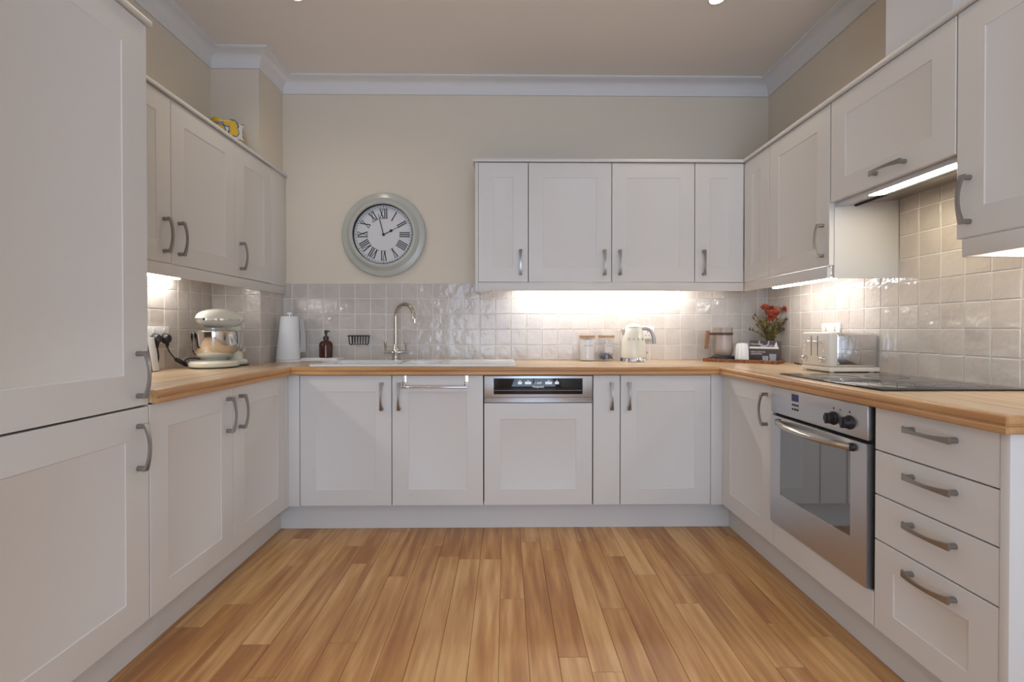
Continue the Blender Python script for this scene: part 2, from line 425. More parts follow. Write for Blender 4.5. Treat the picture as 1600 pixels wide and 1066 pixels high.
door(t, 0.002, ZBOT, 0.596, 0.716-ZBOT)
fa = B().box(0.004, 0.596, -0.004, 0.02, 0.742, 0.864, 0.002).obj('control_fascia', 'steel', t)
b = B()
for i in range(3): b.box(0.004, 0.596, -0.003, 0.02, 0.718+i*0.008, 0.7245+i*0.008, 0.0012)
b.obj('grooved_trim', 'steel', t)
B().box(0.056, 0.542, -0.0055, 0.0, 0.763, 0.850, 0.0006).obj('display', 'black_glass', fa)
B().box(0.060, 0.538, -0.0066, -0.0050, 0.783, 0.7855).obj('display_line', 'label_grey', fa)
for x0, w in ((0.188, 0.022), (0.226, 0.035), (0.338, 0.036), (0.390, 0.022)):
    B().box(x0, x0+w, -0.0062, -0.005, 0.818, 0.832, 0.0003).obj('button', 'lcd_white', fa)
    B().box(x0+w/2-0.004, x0+w/2+0.004, -0.0062, -0.005, 0.836, 0.840).obj('icon', 'lcd_white', fa)
text('digits', '1:40P', 0.018, 'lcd_white', fa, (0.299, -0.0058, 0.824), (PI/2, 0, 0))
text('logo', 'Hotpoint', 0.017, 'lcd_white', fa, (0.299, -0.0058, 0.804), (PI/2, 0, 0))
t = thing('pull_out_cabinet', 'very narrow plain-fronted pull-out cabinet beside the dishwasher', 'cabinet', at_run('back', 0.477), 0)
gap_shade_carcass(t, 0.15, 0.15, 0.868, 0.55); door(t, 0, ZBOT, 0.15, BH, stile=0, hx=0.100, hz=HB)
t = thing('base_cabinet', 'single-door cream base cabinet in the back run under the kettle and jars', 'cabinet', at_run('back', 0.627), 0)
gap_shade_carcass(t, 0.50, 0.15, 0.868, 0.55); door(t, 0, ZBOT, 0.5, BH, hx=0.045, hz=HB)
# ---- right run
t = thing('base_cabinet', 'single-door cream base cabinet between the corner and the oven', 'cabinet', at_run('right', 2.654), RZ['right'])
gap_shade_carcass(t, 0.50, 0.15, 0.868, 0.55); door(t, 0, ZBOT, 0.5, BH, hx=0.452, hz=HB)
t = thing('oven_housing', 'cream oven housing with a plain panel below the steel oven', 'cabinet', at_run('right', 2.154), RZ['right'])
b = B(); b.box(0.001, 0.004, 0.0215, 0.55, 0.15, 0.868); b.box(0.596, 0.599, 0.0215, 0.55, 0.15, 0.868)
b.box(0.004, 0.596, 0.0215, 0.55, 0.15, 0.262); b.obj('body', 'gap_shade_carcass', t)
door(t, 0, ZBOT, 0.60, 0.266-ZBOT, 'lower_panel', stile=0)
# the oven
t = thing('oven', 'built-in stainless steel oven with a bowed handle and two black knobs', 'oven', at_run('right', 2.154), RZ['right'])
B().box(0.006, 0.590, 0.012, 0.54, 0.268, 0.866).obj('body', 'gap_black', t)
cp = B().box(0.004, 0.582, -0.010, 0.014, 0.752, 0.866, 0.002).obj('control_panel', 'steel', t)
B().box(0.160, 0.206, -0.0108, -0.009, 0.822, 0.851).obj('display', 'lcd_blue', cp)
for i in range(3):
    for j in range(2): B().cyl((0.168+i*0.016, -0.009, 0.807-j*0.018), (0.168+i*0.016, -0.0125, 0.807-j*0.018), 0.0045, 0.004, 12).obj('button', 'black_plastic', cp)
for kx in (0.418, 0.500):
    k = B(); k.lathe([(0.0245, 0), (0.0245, 0.006), (0.021, 0.010), (0.019, 0.026), (0.0165, 0.029)], 28)
    k.box(-0.0045, 0.0045, -0.019, 0.019, 0.027, 0.033, 0.001)
    k.obj('knob', 'black_plastic', cp, (kx, -0.0095, 0.797), (PI/2, 0, 0))
    text('dial_mark', '0', 0.012, 'ink', cp, (kx, -0.0105, 0.832), (PI/2, 0, 0))
B().cyl((0.452, -0.009, 0.832), (0.452, -0.011, 0.832), 0.0025, seg=10).obj('pilot_lamp', 'ink', cp)
# door frame with a window hole
b = B(); wx0, wx1, wz0, wz1 = 0.080, 0.506, 0.405, 0.712
for q in ((0.004, wx0, 0.268, 0.740), (wx1, 0.582, 0.268, 0.740), (wx0, wx1, 0.268, wz0), (wx0, wx1, wz1, 0.740)):
    b.box(q[0], q[1], -0.012, 0.012, q[2], q[3])
bmesh.ops.remove_doubles(b.bm, verts=b.bm.verts[:], dist=0.0001)
od = b.obj('oven_door', 'steel', t)
B().box(wx0, wx1, -0.0095, 0.0, wz0, wz1).obj('window_glass', 'oven_glass', od)
hb = B(); pts = []
for i in range(17):
    u = i/16*2-1; pts.append((0.293 + 0.222*u, -0.016 - 0.046*(1-u*u)**0.8, 0.716))
hb.tube(pts, 0.0125, 12); hb.obj('door_handle', 'nickel', od)
for kx in (0.071, 0.515): B().cyl((kx, -0.011, 0.716), (kx, -0.024, 0.716), 0.015, 0.0135, 16).obj('handle_cap', 'black_plastic', od)
# drawers
t = thing('drawer_cabinet', 'cream cabinet of four drawers beside the oven at the end of the worktop', 'drawers', at_run('right', 1.554), RZ['right'])
gap_shade_carcass(t, 0.40, 0.15, 0.868, 0.55)
for z0, z1 in ((0.729, ZTOP), (0.587, 0.729), (0.442, 0.587)):
    door(t, 0, z0, 0.40, z1-z0, 'drawer', stile=0, hx=0.215, hz=(z1-z0)-0.046, horizontal=True)
door(t, 0, ZBOT, 0.40, 0.442-ZBOT, 'drawer', stile=0.078, hx=0.215, hz=0.442-ZBOT-0.044, horizontal=True)
tag(B().box(XR-0.002, WR, 1.130, 1.153, 0.0, ZTOP+0.0015, 0.001).obj('end_panel', 'cabinet'), 'plain pale end panel closing the run beside the four drawers', 'panel')
# ---- plinths
tag(B().box(-1.276, -1.26, 1.03, 2.7345, 0.001, 0.150).obj('plinth', 'cabinet'), 'cream plinth board under the tall cabinet and the mixer-side cabinet', 'plinth')
tag(B().box(-1.276, 1.278, 2.735, 2.751, 0.001, 0.150).obj('plinth', 'cabinet'), 'cream plinth board along the back run under the sink and dishwasher', 'plinth')
tag(B().box(1.262, 1.278, 1.154, 2.7345, 0.001, 0.150).obj('plinth', 'cabinet'), 'cream plinth board under the oven and the drawers', 'plinth')

# ---------------------------------------------------------------- worktop
FL, FB, FR, YE = XL+0.030, D-0.030, XR-0.030, 1.114     # front edges and near end
LIP = 0.022
edge = [(0.004, 0.870), (0.001, 0.873), (0.0, 0.879), (0.001, 0.885), (0.0045, 0.8885), (0.0075, 0.8895), (0.0075, 0.8920), (0.0045, 0.8935),
        (0.0025, 0.897), (0.0025, 0.903), (0.0045, 0.909), (0.009, 0.913), (0.014, WT), (LIP, WT), (LIP, 0.870)]
wt = thing('worktop', 'beech-effect U-shaped worktop with a moulded wooden front edge', 'worktop', (0, 0, 0))
i0, i1, i2 = FL-LIP, FB+LIP, FR+LIP
def slab(pts, m, hole=None):
    bm = bmesh.new(); loops = [pts] + ([hole] if hole else []); es = []
    for lp in loops:
        vs = [bm.verts.new((x, y, 0.872)) for x, y in lp]
        es += [bm.edges.new((vs[i], vs[(i+1) % len(vs)])) for i in range(len(vs))]
    bmesh.ops.triangle_fill(bm, use_beauty=True, edges=es)
    r = bmesh.ops.extrude_face_region(bm, geom=bm.faces[:])
    bmesh.ops.translate(bm, verts=[v for v in r['geom'] if isinstance(v, bmesh.types.BMVert)], vec=(0, 0, WT-0.872))
    b = B(); b.bm.free(); b.bm = bm
    return b.obj('section', m, wt)
e_ = 0.0003
sl = slab([(WL, 1.63), (i0, 1.63), (i0, i1-e_), (BOXX-e_, BOXY), (WL, BOXY)], 'beech_y')
SX0, SX1, SY0, SY1 = -1.09, 0.054, 2.685, 3.165          # sink outline
sb = slab([(i0+e_, i1), (i2-e_, i1), (WR-e_, WB), (BOXX, WB), (BOXX, BOXY)], 'beech_x', [(SX0+0.02, SY0+0.02), (-0.34, SY0+0.02), (-0.34, SY1-0.10), (SX0+0.02, SY1-0.10)])
sr = slab([(i2, i1), (i2, YE+LIP), (WR, YE+LIP), (WR, WB)], 'beech_y')
# the front edge runs with the room on its right-hand side, so offsets go to the left (into the slab)
def mitred(path_pts, m, parent, cut0, cut1):
    b = B(); rings = []
    n = len(path_pts)
    for i, p in enumerate(path_pts):
        ring = []
        for o, z in edge:
            if i == 0: q = cut0(o)
            elif i == n-1: q = cut1(o)
            else: q = (p[0]+o, p[1]+o)
            ring.append(b.bm.verts.new((q[0], q[1], z)))
        rings.append(ring)
    k = len(edge)
    for a, c in zip(rings, rings[1:]):
        for i in range(k): b.bm.faces.new((a[i], a[(i+1) % k], c[(i+1) % k], c[i]))
    b.bm.faces.new(rings[0][::-1]); b.bm.faces.new(rings[-1])
    return b.obj('edge_moulding', m, parent)
mitred([(FL, 1.63), (FL, FB)], 'lipping_y', sl, lambda o: (FL-o, 1.63), lambda o: (FL-o, FB+o))
mitred([(FL, FB), (FR, FB)], 'lipping_x', sb, lambda o: (FL-o, FB+o), lambda o: (FR+o, FB+o))
mitred([(FR, FB), (FR, YE), (WR, YE)], 'lipping_y', sr, lambda o: (FR+o, FB+o), lambda o: (WR, YE+o))

# ---------------------------------------------------------------- wall units
def top_strip(run_path, label):
    pr = [(-0.012, UZT+0.002), (-0.014, UZT+0.008), (-0.010, UZT+0.020), (0.03, UZT+0.020), (0.03, UZT+0.002)]
    tag(B().sweep(run_path, pr).obj('top_strip', 'cabinet'), label, 'moulding')
def wall_body(t, w, depth, end_left=False, end_right=False):
    gap_shade_carcass(t, w, UZB, UZT, depth)
t = thing('wall_cabinet', 'double-door cream wall cabinet above the stand mixer beside the tall cabinet', 'cabinet', at_run('left', 1.630, upper=True), RZ['left'])
wall_body(t, 1.0, 0.295)
door(t, 0, UZB, 0.5, UH, hx=0.453, hz=HU); door(t, 0.5, UZB, 0.5, UH, hx=0.047, hz=HU)
t = thing('wall_cabinet', 'single-door cream wall cabinet in the corner nearest the clock', 'cabinet', at_run('left', 2.630, upper=True), RZ['left'])
gap_shade_carcass(t, 0.289, UZB, UZT, 0.295)
door(t, 0, UZB, 0.40, UH, hx=0.047, hz=HU)
B().box(0.4005, 0.597, 0.0, 0.0185, UZB, UZT, 0.0008).obj('filler_panel', 'cabinet', t)
t = thing('wall_cabinet', 'narrow cream wall cabinet at the free end, nearest the clock, above the worktop', 'cabinet', at_run('back', -0.166, upper=True), 0)
wall_body(t, 0.30, 0.31); door(t, 0, UZB, 0.30, UH, hx=0.253, hz=HU)
B().box(-0.018, 0.0005, 0.004, 0.31, UZB-0.05, UZT, 0.001).obj('end_panel', 'cabinet', t)
t = thing('wall_cabinet', 'wide double-door cream wall cabinet above the kettle and jars', 'cabinet', at_run('back', 0.134, upper=True), 0)
wall_body(t, 1.0, 0.31); door(t, 0, UZB, 0.5, UH, hx=0.454, hz=HU); door(t, 0.5, UZB, 0.5, UH, hx=0.046, hz=HU)
t = thing('wall_cabinet', 'narrow cream wall cabinet on the back wall next to the corner above the tray', 'cabinet', at_run('back', 1.134, upper=True), 0)
gap_shade_carcass(t, 0.30, UZB, UZT, 0.31); door(t, 0, UZB, 0.2965, UH, hx=0.050, hz=HU)
t = thing('wall_cabinet', 'cream corner wall cabinet with a plain handleless front above the flowers', 'cabinet', at_run('right', 2.915, upper=True), RZ['right'])
B().box(0.0005, 0.279, 0.026, 0.31, UZB, UZT).obj('body', 'gap_shade_carcass', t); door(t, 0.0005, UZB, 0.2785, UH)
t = thing('wall_cabinet', 'single-door cream wall cabinet above the toaster, beside the cooker hood', 'cabinet', at_run('right', 2.636, upper=True), RZ['right'])
gap_shade_carcass(t, 0.482, UZB, UZT, 0.31); door(t, 0, UZB, 0.496, UH, hx=0.452, hz=HU)
B().box(0.4825, 0.4995, 0.0205, 0.3075, UZB-0.055, UZT, 0.0008).obj('end_panel', 'cabinet', t)
t = thing('hood_cabinet', 'short cream lift-up cabinet housing the cooker hood above the hob', 'cabinet', at_run('right', 2.136, upper=True), RZ['right'])
gap_shade_carcass(t, 0.60, 1.722, UZT, 0.31); door(t, 0, 1.674, 0.60, UZT-1.674, hx=0.335, hz=0.045, horizontal=True)
t = thing('wall_cabinet', 'cream wall cabinet closest to the viewer, beyond the cooker hood above the drawers', 'cabinet', at_run('right', 1.535, upper=True), RZ['right'])
gap_shade_carcass(t, 0.40, UZB, UZT, 0.31); door(t, 0, UZB, 0.40, UH, hx=0.046, hz=HU)
B().box(0.0005, 0.018, 0.0205, 0.3075, UZB-0.055, UZB-0.0005, 0.0008).obj('side_panel', 'cabinet', t)
# pelmets
def pelmet(box, label): tag(B().box(*box, 0.0015).obj('pelmet', 'cabinet'), label, 'pelmet')
pelmet((UL-0.018, UL-0.001, 1.632, WB-0.012, UZB-0.053, UZB-0.002), 'cream light pelmet under the wall cabinets above the stand mixer')
pelmet((-0.165, 1.4295, UB+0.001, UB+0.018, UZB-0.050, UZB-0.002), 'cream light pelmet under the back wall cabinets above the kettle')
pelmet((UR+0.001, UR+0.018, 2.156, UB-0.001, UZB-0.053, UZB-0.002), 'cream light pelmet under the wall cabinet above the toaster')
pelmet((UR+0.001, UR+0.018, 1.136, 1.515, UZB-0.055, UZB-0.002), 'cream light pelmet under the closest wall cabinet beyond the cooker hood')
top_strip([(UL, 1.645), (UL, WB-0.002)], 'thin cream top strip along the wall cabinets beside the tall cabinet')
top_strip([(-0.184, WB-0.005), (-0.184, UB), (UR, UB), (UR, 1.136)], 'thin cream top strip along the wall cabinets above the kettle and hob')
# under-cabinet lights
def tube_light(p0, p1, label):
    p0, p1 = Vector(p0), Vector(p1); d = (p1-p0); L = d.length
    t = thing('strip_light', label, 'light', tuple(p0), math.atan2(d.y, d.x), 'under-cabinet strip lights')
    B().box(0, L, -0.018, 0.018, 0.012, 0.024, 0.002).obj('housing', 'white_plastic', t)
    B().box(0.01, L-0.01, -0.014, 0.014, 0, 0.012, 0.004).obj('diffuser', 'led', t)
tube_light((-1.695, 1.70, 1.374), (-1.695, 2.55, 1.374), 'glowing strip light under the wall cabinet above the two plugs')
tube_light((0.06, 3.115, 1.374), (1.21, 3.115, 1.374), 'long glowing strip light under the back wall cabinets above the kettle')
tube_light((1.57, 2.30, 1.356), (1.57, 2.84, 1.356), 'glowing strip light under the wall cabinet above the toaster')
tube_light((1.62, 1.15, 1.374), (1.62, 1.50, 1.374), 'glowing strip light under the closest wall cabinet above the drawers')
# cooker hood
t = thing('cooker_hood', 'built-in steel cooker hood with a lit lamp under the lift-up cabinet', 'cooker hood', (0, 0, 0))
b = B(); xs = ((1.4535, 1.656), (1.4535, 1.7215), (1.738, 1.7215), (1.738, 1.690))
lo = [b.bm.verts.new((x, 1.538, z)) for x, z in xs]; hi = [b.bm.verts.new((x, 2.134, z)) for x, z in xs]
b.bm.faces.new(lo); b.bm.faces.new(hi[::-1])
for i in range(4): b.bm.faces.new((lo[i], lo[(i+1) % 4], hi[(i+1) % 4], hi[i]))
b.obj('body', 'steel', t)
sl_ = math.atan2(0.032, 0.301)
B().box(-0.03, 0.03, 1.60, 1.95, -0.006, 0.002, 0.002).obj('lamp', 'hood_lamp', t, (1.492, 0, 1.6625), (0, -sl_, 0))
B().box(-0.075, 0.085, 1.56, 2.11, -0.004, 0.002, 0.002).obj('filter', 'pewter', t, (1.63, 0, 1.6785), (0, -sl_, 0))
B().box(-0.004, 0.004, 1.545, 2.128, -0.010, 0.0).obj('seam_strip', 'gap_black', t, (1.538, 0, 1.668), (0, -sl_, 0))

# ---------------------------------------------------------------- ceiling downlights
def downlight(x, y, label):
    t = thing('downlight', label, 'light', (x, y, CEIL), 0, 'ceiling downlights')
    b = B(); b.lathe([(0.045, -0.001), (0.045, -0.006), (0.036, -0.008), (0.034, -0.001)], 32, cap=False); b.obj('ring', 'white_plastic', t)
    B().lathe([(0.034, -0.004), (0.02, -0.005), (0.002, -0.0055)], 24).obj('lens', 'downlight_lens', t)
    l = bpy.data.lights.new('downlight_lamp', 'SPOT'); l.energy = DOWN_W; l.color = DOWN_COL; l.spot_size = math.radians(150); l.spot_blend = 0.9; l.shadow_soft_size = 0.035
    o = bpy.data.objects.new('downlight_lamp', l); COL.objects.link(o); o.parent = t; o.location = (0, 0, -0.03)
downlight(-1.03, 2.405, 'recessed ceiling downlight above the sink corner')
downlight(1.042, 2.405, 'recessed ceiling downlight above the oven side')
for x, y, w_ in ((-1.03, 0.9, 'over the tall cabinet'), (1.042, 0.9, 'over the drawer end of the worktop'), (-1.03, -0.7, 'near the window on the tall cabinet side'), (1.042, -0.7, 'near the window on the oven side')):  # unseen downlights, added for warm light in the room
    downlight(x, y, 'recessed ceiling downlight added out of view ' + w_)

# ---------------------------------------------------------------- hob, sink, tap
t = thing('hob', 'black ceramic glass hob set in the worktop above the oven', 'hob', (1.228, 1.57, WT))
B().box(0, 0.500, 0, 0.60, 0, 0.006, 0.0015).obj('glass', 'black_glass', t)
for cx, cy, rr in ((0.14, 0.16, 0.075), (0.14, 0.44, 0.09), (0.36, 0.16, 0.09), (0.36, 0.44, 0.075)):
    b = B(); b.lathe([(rr, 0.006), (rr, 0.0063), (rr-0.0015, 0.0063), (rr-0.0015, 0.006)], 40, (cx, cy), cap=False); b.obj('cooking_zone', 'label_grey', t)

t = thing('sink', 'white ceramic inset sink with one and a half bowls and drainer', 'sink', (SX0, SY0, WT))
SW, SD = SX1-SX0, SY1-SY0
def sink_mesh():
    bm = bmesh.new(); zt = 0.010
    holes = [(0.045, 0.46, 0.035, SD-0.115), (0.50, 0.715, 0.035, SD-0.115), (0.765, SW-0.035, 0.035, SD-0.05)]
    depth = [0.17, 0.12, 0.006]
    def rr(x0, x1, y0, y1, r, z):
        pts = []
        for cx, cy, a in ((x1-r, y0+r, -PI/2), (x1-r, y1-r, 0), (x0+r, y1-r, PI/2), (x0+r, y0+r, PI)):
            for i in range(5): pts.append((cx + r*math.cos(a+i*PI/8), cy + r*math.sin(a+i*PI/8), z))
        return [bm.verts.new(p) for p in pts]
    def loop(vs): return [bm.edges.get((vs[i], vs[(i+1) % len(vs)])) or bm.edges.new((vs[i], vs[(i+1) % len(vs)])) for i in range(len(vs))]
    def bridge(a, c):
        n = len(a)
        for i in range(n): bm.faces.new((a[i], a[(i+1) % n], c[(i+1) % n], c[i]))
    o0 = rr(0, SW, 0, SD, 0.03, 0.0005); o1 = rr(0, SW, 0, SD, 0.03, zt-0.004); o2 = rr(0.003, SW-0.003, 0.003, SD-0.003, 0.03, zt)
    bridge(o0, o1); bridge(o1, o2)
    es = loop(o2)
    for (x0, x1, y0, y1), d in zip(holes, depth):
        h0 = rr(x0, x1, y0, y1, 0.04, zt); es += loop(h0)
        h1 = rr(x0+0.006, x1-0.006, y0+0.006, y1-0.006, 0.04, zt-min(0.005, d/2)); h2 = rr(x0+0.014, x1-0.014, y0+0.014, y1-0.014, 0.04, zt-d)
        bridge(h0, h1); bridge(h1, h2); bm.faces.new(h2)
    bmesh.ops.triangle_fill(bm, use_beauty=True, edges=es)
    b = B(); b.bm.free(); b.bm = bm
    return b
sink_mesh().obj('basin', 'ceramic', t)
for cx in (0.25, 0.61): B().lathe([(0.03, -0.001), (0.03, 0.002), (0.022, 0.001)], 24).obj('waste', 'chrome', t, (cx, 0.20, (-0.159 if cx < 0.5 else -0.109)))

t = thing('kitchen_tap', 'swan-neck mixer tap with two lever handles behind the white sink', 'tap', (-0.703, 3.115, WT+0.0095))
b = B(); b.lathe([(0.027, 0), (0.027, 0.006), (0.021, 0.012), (0.0195, 0.045), (0.022, 0.055), (0.0195, 0.066), (0.015, 0.085), (0.0125, 0.10)], 24); b.obj('body', 'nickel', t)
sp = [(0, 0, 0.095), (0, 0, 0.18), (0, 0, 0.27)]; dx, dy = 0.80, -0.60; R = 0.083
for i in range(1, 15):
    a = PI*i/14*0.93; u = R*(1-math.cos(a)); sp.append((dx*u, dy*u, 0.27 + R*math.sin(a)))
l = Vector(sp[-1]); sp.append(tuple(l + Vector((dx*0.010, dy*0.010, -0.045))))
B().tube(sp, 0.0118, 14).obj('spout', 'nickel', t)
q = Vector(sp[-1]); B().cyl(tuple(q + Vector((0, 0, 0.014))), tuple(q - Vector((-0.001, 0, 0.008))), 0.0125, 0.0125, 16).obj('nozzle', 'chrome', t)
for s in (-1, 1):
    b = B(); b.tube([(s*0.012, 0, 0.048), (s*0.03, 0, 0.050), (s*0.05, 0, 0.050), (s*0.068, 0, 0.050), (s*0.074, 0, 0.050)], [0.017, 0.011, 0.0095, 0.0115, 0.0115], 14)
    v = b.obj('valve', 'nickel', t)
    B().tube([(s*0.066, 0, 0.056), (s*0.066, 0, 0.072), (s*0.066, -0.002, 0.085), (s*0.066, -0.004, 0.118)], [0.0045, 0.005, 0.009, 0.0085], 12).obj('lever', 'nickel', v)

# ---------------------------------------------------------------- things on the walls
# clock
t = thing('wall_clock', 'large round pale grey wall clock with roman numerals on the back wall', 'clock', (-0.800, WB-0.001, 1.738))
CR = (PI/2, 0, 0)
b = B(); b.lathe([(0.258, 0), (0.274, 0.010), (0.2755, 0.022), (0.268, 0.032), (0.252, 0.037), (0.238, 0.040), (0.226, 0.052), (0.214, 0.063), (0.203, 0.064), (0.196, 0.0595), (0.1945, 0.058), (0.1945, 0.0)], 72, cap=False)
b.obj('rim', 'clock_rim', t, rot=CR)
b = B(); b.lathe([(0.1938, 0.058), (0.1938, 0.0290), (0.1915, 0.0290), (0.1915, 0.058)], 64, cap=False); b.obj('inner_ring', 'ink', t, rot=CR)
B().lathe([(0.1945, 0.001), (0.1945, 0.028), (0.001, 0.0285)], 64).obj('dial', 'clock_face', t, rot=CR)
NUM = ['XII', 'I', 'II', 'III', 'IIII', 'V', 'VI', 'VII', 'VIII', 'IX', 'X', 'XI']
def bar(b, x0, z0, x1, z1, w):
    d = Vector((x1-x0, z1-z0)).normalized(); n = Vector((-d.y, d.x))*w/2
    ps = [(x0+n.x, z0+n.y), (x0-n.x, z0-n.y), (x1-n.x, z1-n.y), (x1+n.x, z1+n.y)]
    v = [b.bm.verts.new((p[0], 0, p[1])) for p in ps] + [b.bm.verts.new((p[0], -0.0012, p[1])) for p in ps]
    b.bm.faces.new(v[:4]); b.bm.faces.new(v[4:][::-1])
    for i in range(4): b.bm.faces.new((v[i], v[(i+1) % 4], v[4+(i+1) % 4], v[4+i]))
HN = 0.031
for i, s in enumerate(NUM):
    b = B(); wd = {'I': 0.0125, 'V': 0.026, 'X': 0.028}; tot = sum(wd[c] for c in s); x = -tot/2
    for c in s:
        w = wd[c]; m_ = x + w/2
        if c == 'I': bar(b, m_, -HN, m_, HN, 0.0062)
        elif c == 'V': bar(b, x+0.003, HN, m_, -HN, 0.0062); bar(b, x+w-0.003, HN, m_, -HN, 0.0035)
        else: bar(b, x+0.003, HN, x+w-0.003, -HN, 0.0062); bar(b, x+w-0.003, HN, x+0.003, -HN, 0.0035)
        x += w
    bar(b, -tot/2, HN, tot/2, HN, 0.0022); bar(b, -tot/2, -HN, tot/2, -HN, 0.0022)
    a = 2*PI*i/12; rr = 0.137
    b.obj('numeral', 'ink', t, (rr*math.sin(a), -0.0288, rr*math.cos(a)), (0, a, 0))
b = B()
for i in range(60):
    a = 2*PI*i/60; r0 = 0.177; r1 = 0.184 if i % 5 else 0.188
    bar(b, r0*math.sin(a), r0*math.cos(a), r1*math.sin(a), r1*math.cos(a), 0.0035)
mt = b.obj('minute_track', 'ink', t, (0, -0.0288, 0)); mt['kind'] = 'stuff'
b = B(); bar(b, 0, -0.0, 0, 0.07, 0.005); bar(b, 0, 0.07, 0, 0.11, 0.003)
b.cyl((0, -0.0005, 0.055), (0, -0.0014, 0.055), 0.009, seg=16); b.obj('hour_hand', 'ink', t, (0, -0.032, 0), (0, math.radians(63), 0))
b = B(); bar(b, 0, 0, 0, 0.10, 0.0055); bar(b, 0, 0.10, 0, 0.142, 0.0028); b.obj('minute_hand', 'ink', t, (0, -0.034, 0), (0, math.radians(-14), 0))
B().cyl((0, -0.028, 0), (0, -0.037, 0), 0.0085, seg=20).obj('hub', 'ink', t)

# sockets
def socket(loc, rz, label, double=True):
    w = 0.146 if double else 0.086
    t = thing('wall_socket', label, 'socket', loc, rz)
    B().box(-w/2, w/2, -0.010, 0, -0.043, 0.043, 0.003).obj('plate', 'white_plastic', t)
    for cx in ((-0.036, 0.036) if double else (0,)):
        B().box(cx-0.006, cx+0.006, -0.0135, -0.009, 0.014, 0.034, 0.001).obj('switch', 'white_plastic', t)
        for px, pz, pw, ph in ((0, 0.004, 0.004, 0.008), (-0.011, -0.017, 0.007, 0.004), (0.011, -0.017, 0.007, 0.004)):
            B().box(cx+px-pw/2, cx+px+pw/2, -0.0104, -0.0095, pz-ph/2, pz+ph/2).obj('pin_hole', 'gap_black', t)
    return t
TF = 0.0082
socket((WL+TF, 2.452, 1.088), PI/2, 'white double socket holding two black plugs beside the tall cabinet')
socket((0.937, WB-TF, 1.096), 0, 'white single socket on the tiles behind the kettle handle', False)
socket((WR-TF, 2.575, 1.108), -PI/2, 'white double socket on the tiles above the toaster')
def plug(y, z, label):
    t = thing('plug', label, 'plug', (WL+TF+0.0105, y, z), PI/2)
    b = B(); b.lathe([(0.024, 0), (0.027, 0.006), (0.026, 0.016), (0.020, 0.026), (0.012, 0.030)], 20); b.obj('body', 'black_plastic', t, rot=(PI/2, 0, 0))
    B().tube([(0, -0.016, -0.018), (0, -0.016, -0.034), (0, -0.016, -0.045)], [0.010, 0.007, 0.0045], 10).obj('cable_grip', 'rubber', t)
    return t
plug(2.416, 1.070, 'black mains plug in the socket, nearer the tall cabinet')
plug(2.488, 1.070, 'black mains plug in the socket, nearer the stand mixer')
px = WL+TF+0.027
def curve_pts(ctrl, n=8):
    c = [Vector(p) for p in ctrl]; c = [c[0]*2-c[1]] + c + [c[-1]*2-c[-2]]; out = []
    for i in range(1, len(c)-2):
        for k in range(n):
            u = k/n; a, b_, d, e = c[i-1], c[i], c[i+1], c[i+2]
            out.append(tuple(0.5*((2*b_) + (d-a)*u + (2*a-5*b_+4*d-e)*u*u + (3*b_-a-3*d+e)*u**3)))
    return out + [tuple(c[-2])]
b = B(); b.tube(curve_pts([(px, 2.488, 1.024), (px+0.004, 2.50, 1.00), (px+0.008, 2.535, 0.965), (px+0.012, 2.575, 0.945), (px+0.012, 2.62, 0.925), (px+0.016, 2.60, 0.925), (px+0.006, 2.54, 0.955),
        (px+0.012, 2.535, 0.968), (px+0.016, 2.575, 0.952), (px+0.020, 2.615, 0.922), (px+0.024, 2.60, 0.93), (px+0.016, 2.60, 0.955), (px+0.022, 2.64, 0.962), (px+0.03, 2.70, 0.955)]), 0.0035, 8)
tag(b.obj('power_cord', 'rubber'), 'black looped power cord hanging from the plug to the stand mixer', 'cord')
b = B(); b.tube(curve_pts([(px, 2.416, 1.024), (px+0.005, 2.417, 0.98), (px, 2.41, 0.94), (px+0.002, 2.36, 0.919), (px, 2.30, 0.9185)]), 0.0035, 8)
tag(b.obj('power_cord', 'rubber'), 'black power cord dropping from the plug beside the tall cabinet', 'cord')
t = thing('slim_gadget', 'slim upright black gadget with a chrome edge beside the tall cabinet', 'gadget', (-1.680, 2.330, WT), 0)
b = B(); b.box(-0.045, 0.0, 0.0, 0.045, 0, 0.165, 0.003); o = b.obj('body', 'black_plastic', t, rot=(0, math.radians(-9), 0)); o.location.z = 0.001
b = B(); b.box(0.0003, 0.008, 0.002, 0.043, 0.002, 0.166, 0.003); b.obj('chrome_edge', 'silver', t, (0, 0, 0.001), (0, math.radians(-9), 0))
# wire soap basket
t = thing('wire_basket', 'small black wire soap basket fixed to the tiles beside the tap', 'basket', (-0.957, WB-TF, 1.048))
def rect_loop(w, d, z, r=0.012, y0=-0.002):
    p = []
    for cx, cy, a in ((w/2-r, y0-d+r, -PI/2), (w/2-r, y0-r, 0), (-w/2+r, y0-r, PI/2), (-w/2+r, y0-d+r, PI)):
        for i in range(5): p.append((cx + r*math.cos(a+i*PI/8), cy + r*math.sin(a+i*PI/8), z))
    return p + p[:2]
B().tube(rect_loop(0.128, 0.075, 0.028), 0.0036, 8).obj('top_ring', 'black_plastic', t)
for i in range(7):
    x_ = -0.054 + i*0.018
    B().tube(curve_pts([(x_, -0.005, 0.028), (x_*0.97, -0.008, -0.010), (x_*0.95, -0.020, -0.027), (x_*0.95, -0.058, -0.027), (x_*0.97, -0.072, -0.010), (x_, -0.075, 0.028)], 4), 0.0024 if 0 < i < 6 else 0.0036, 6).obj('wire', 'black_plastic', t)

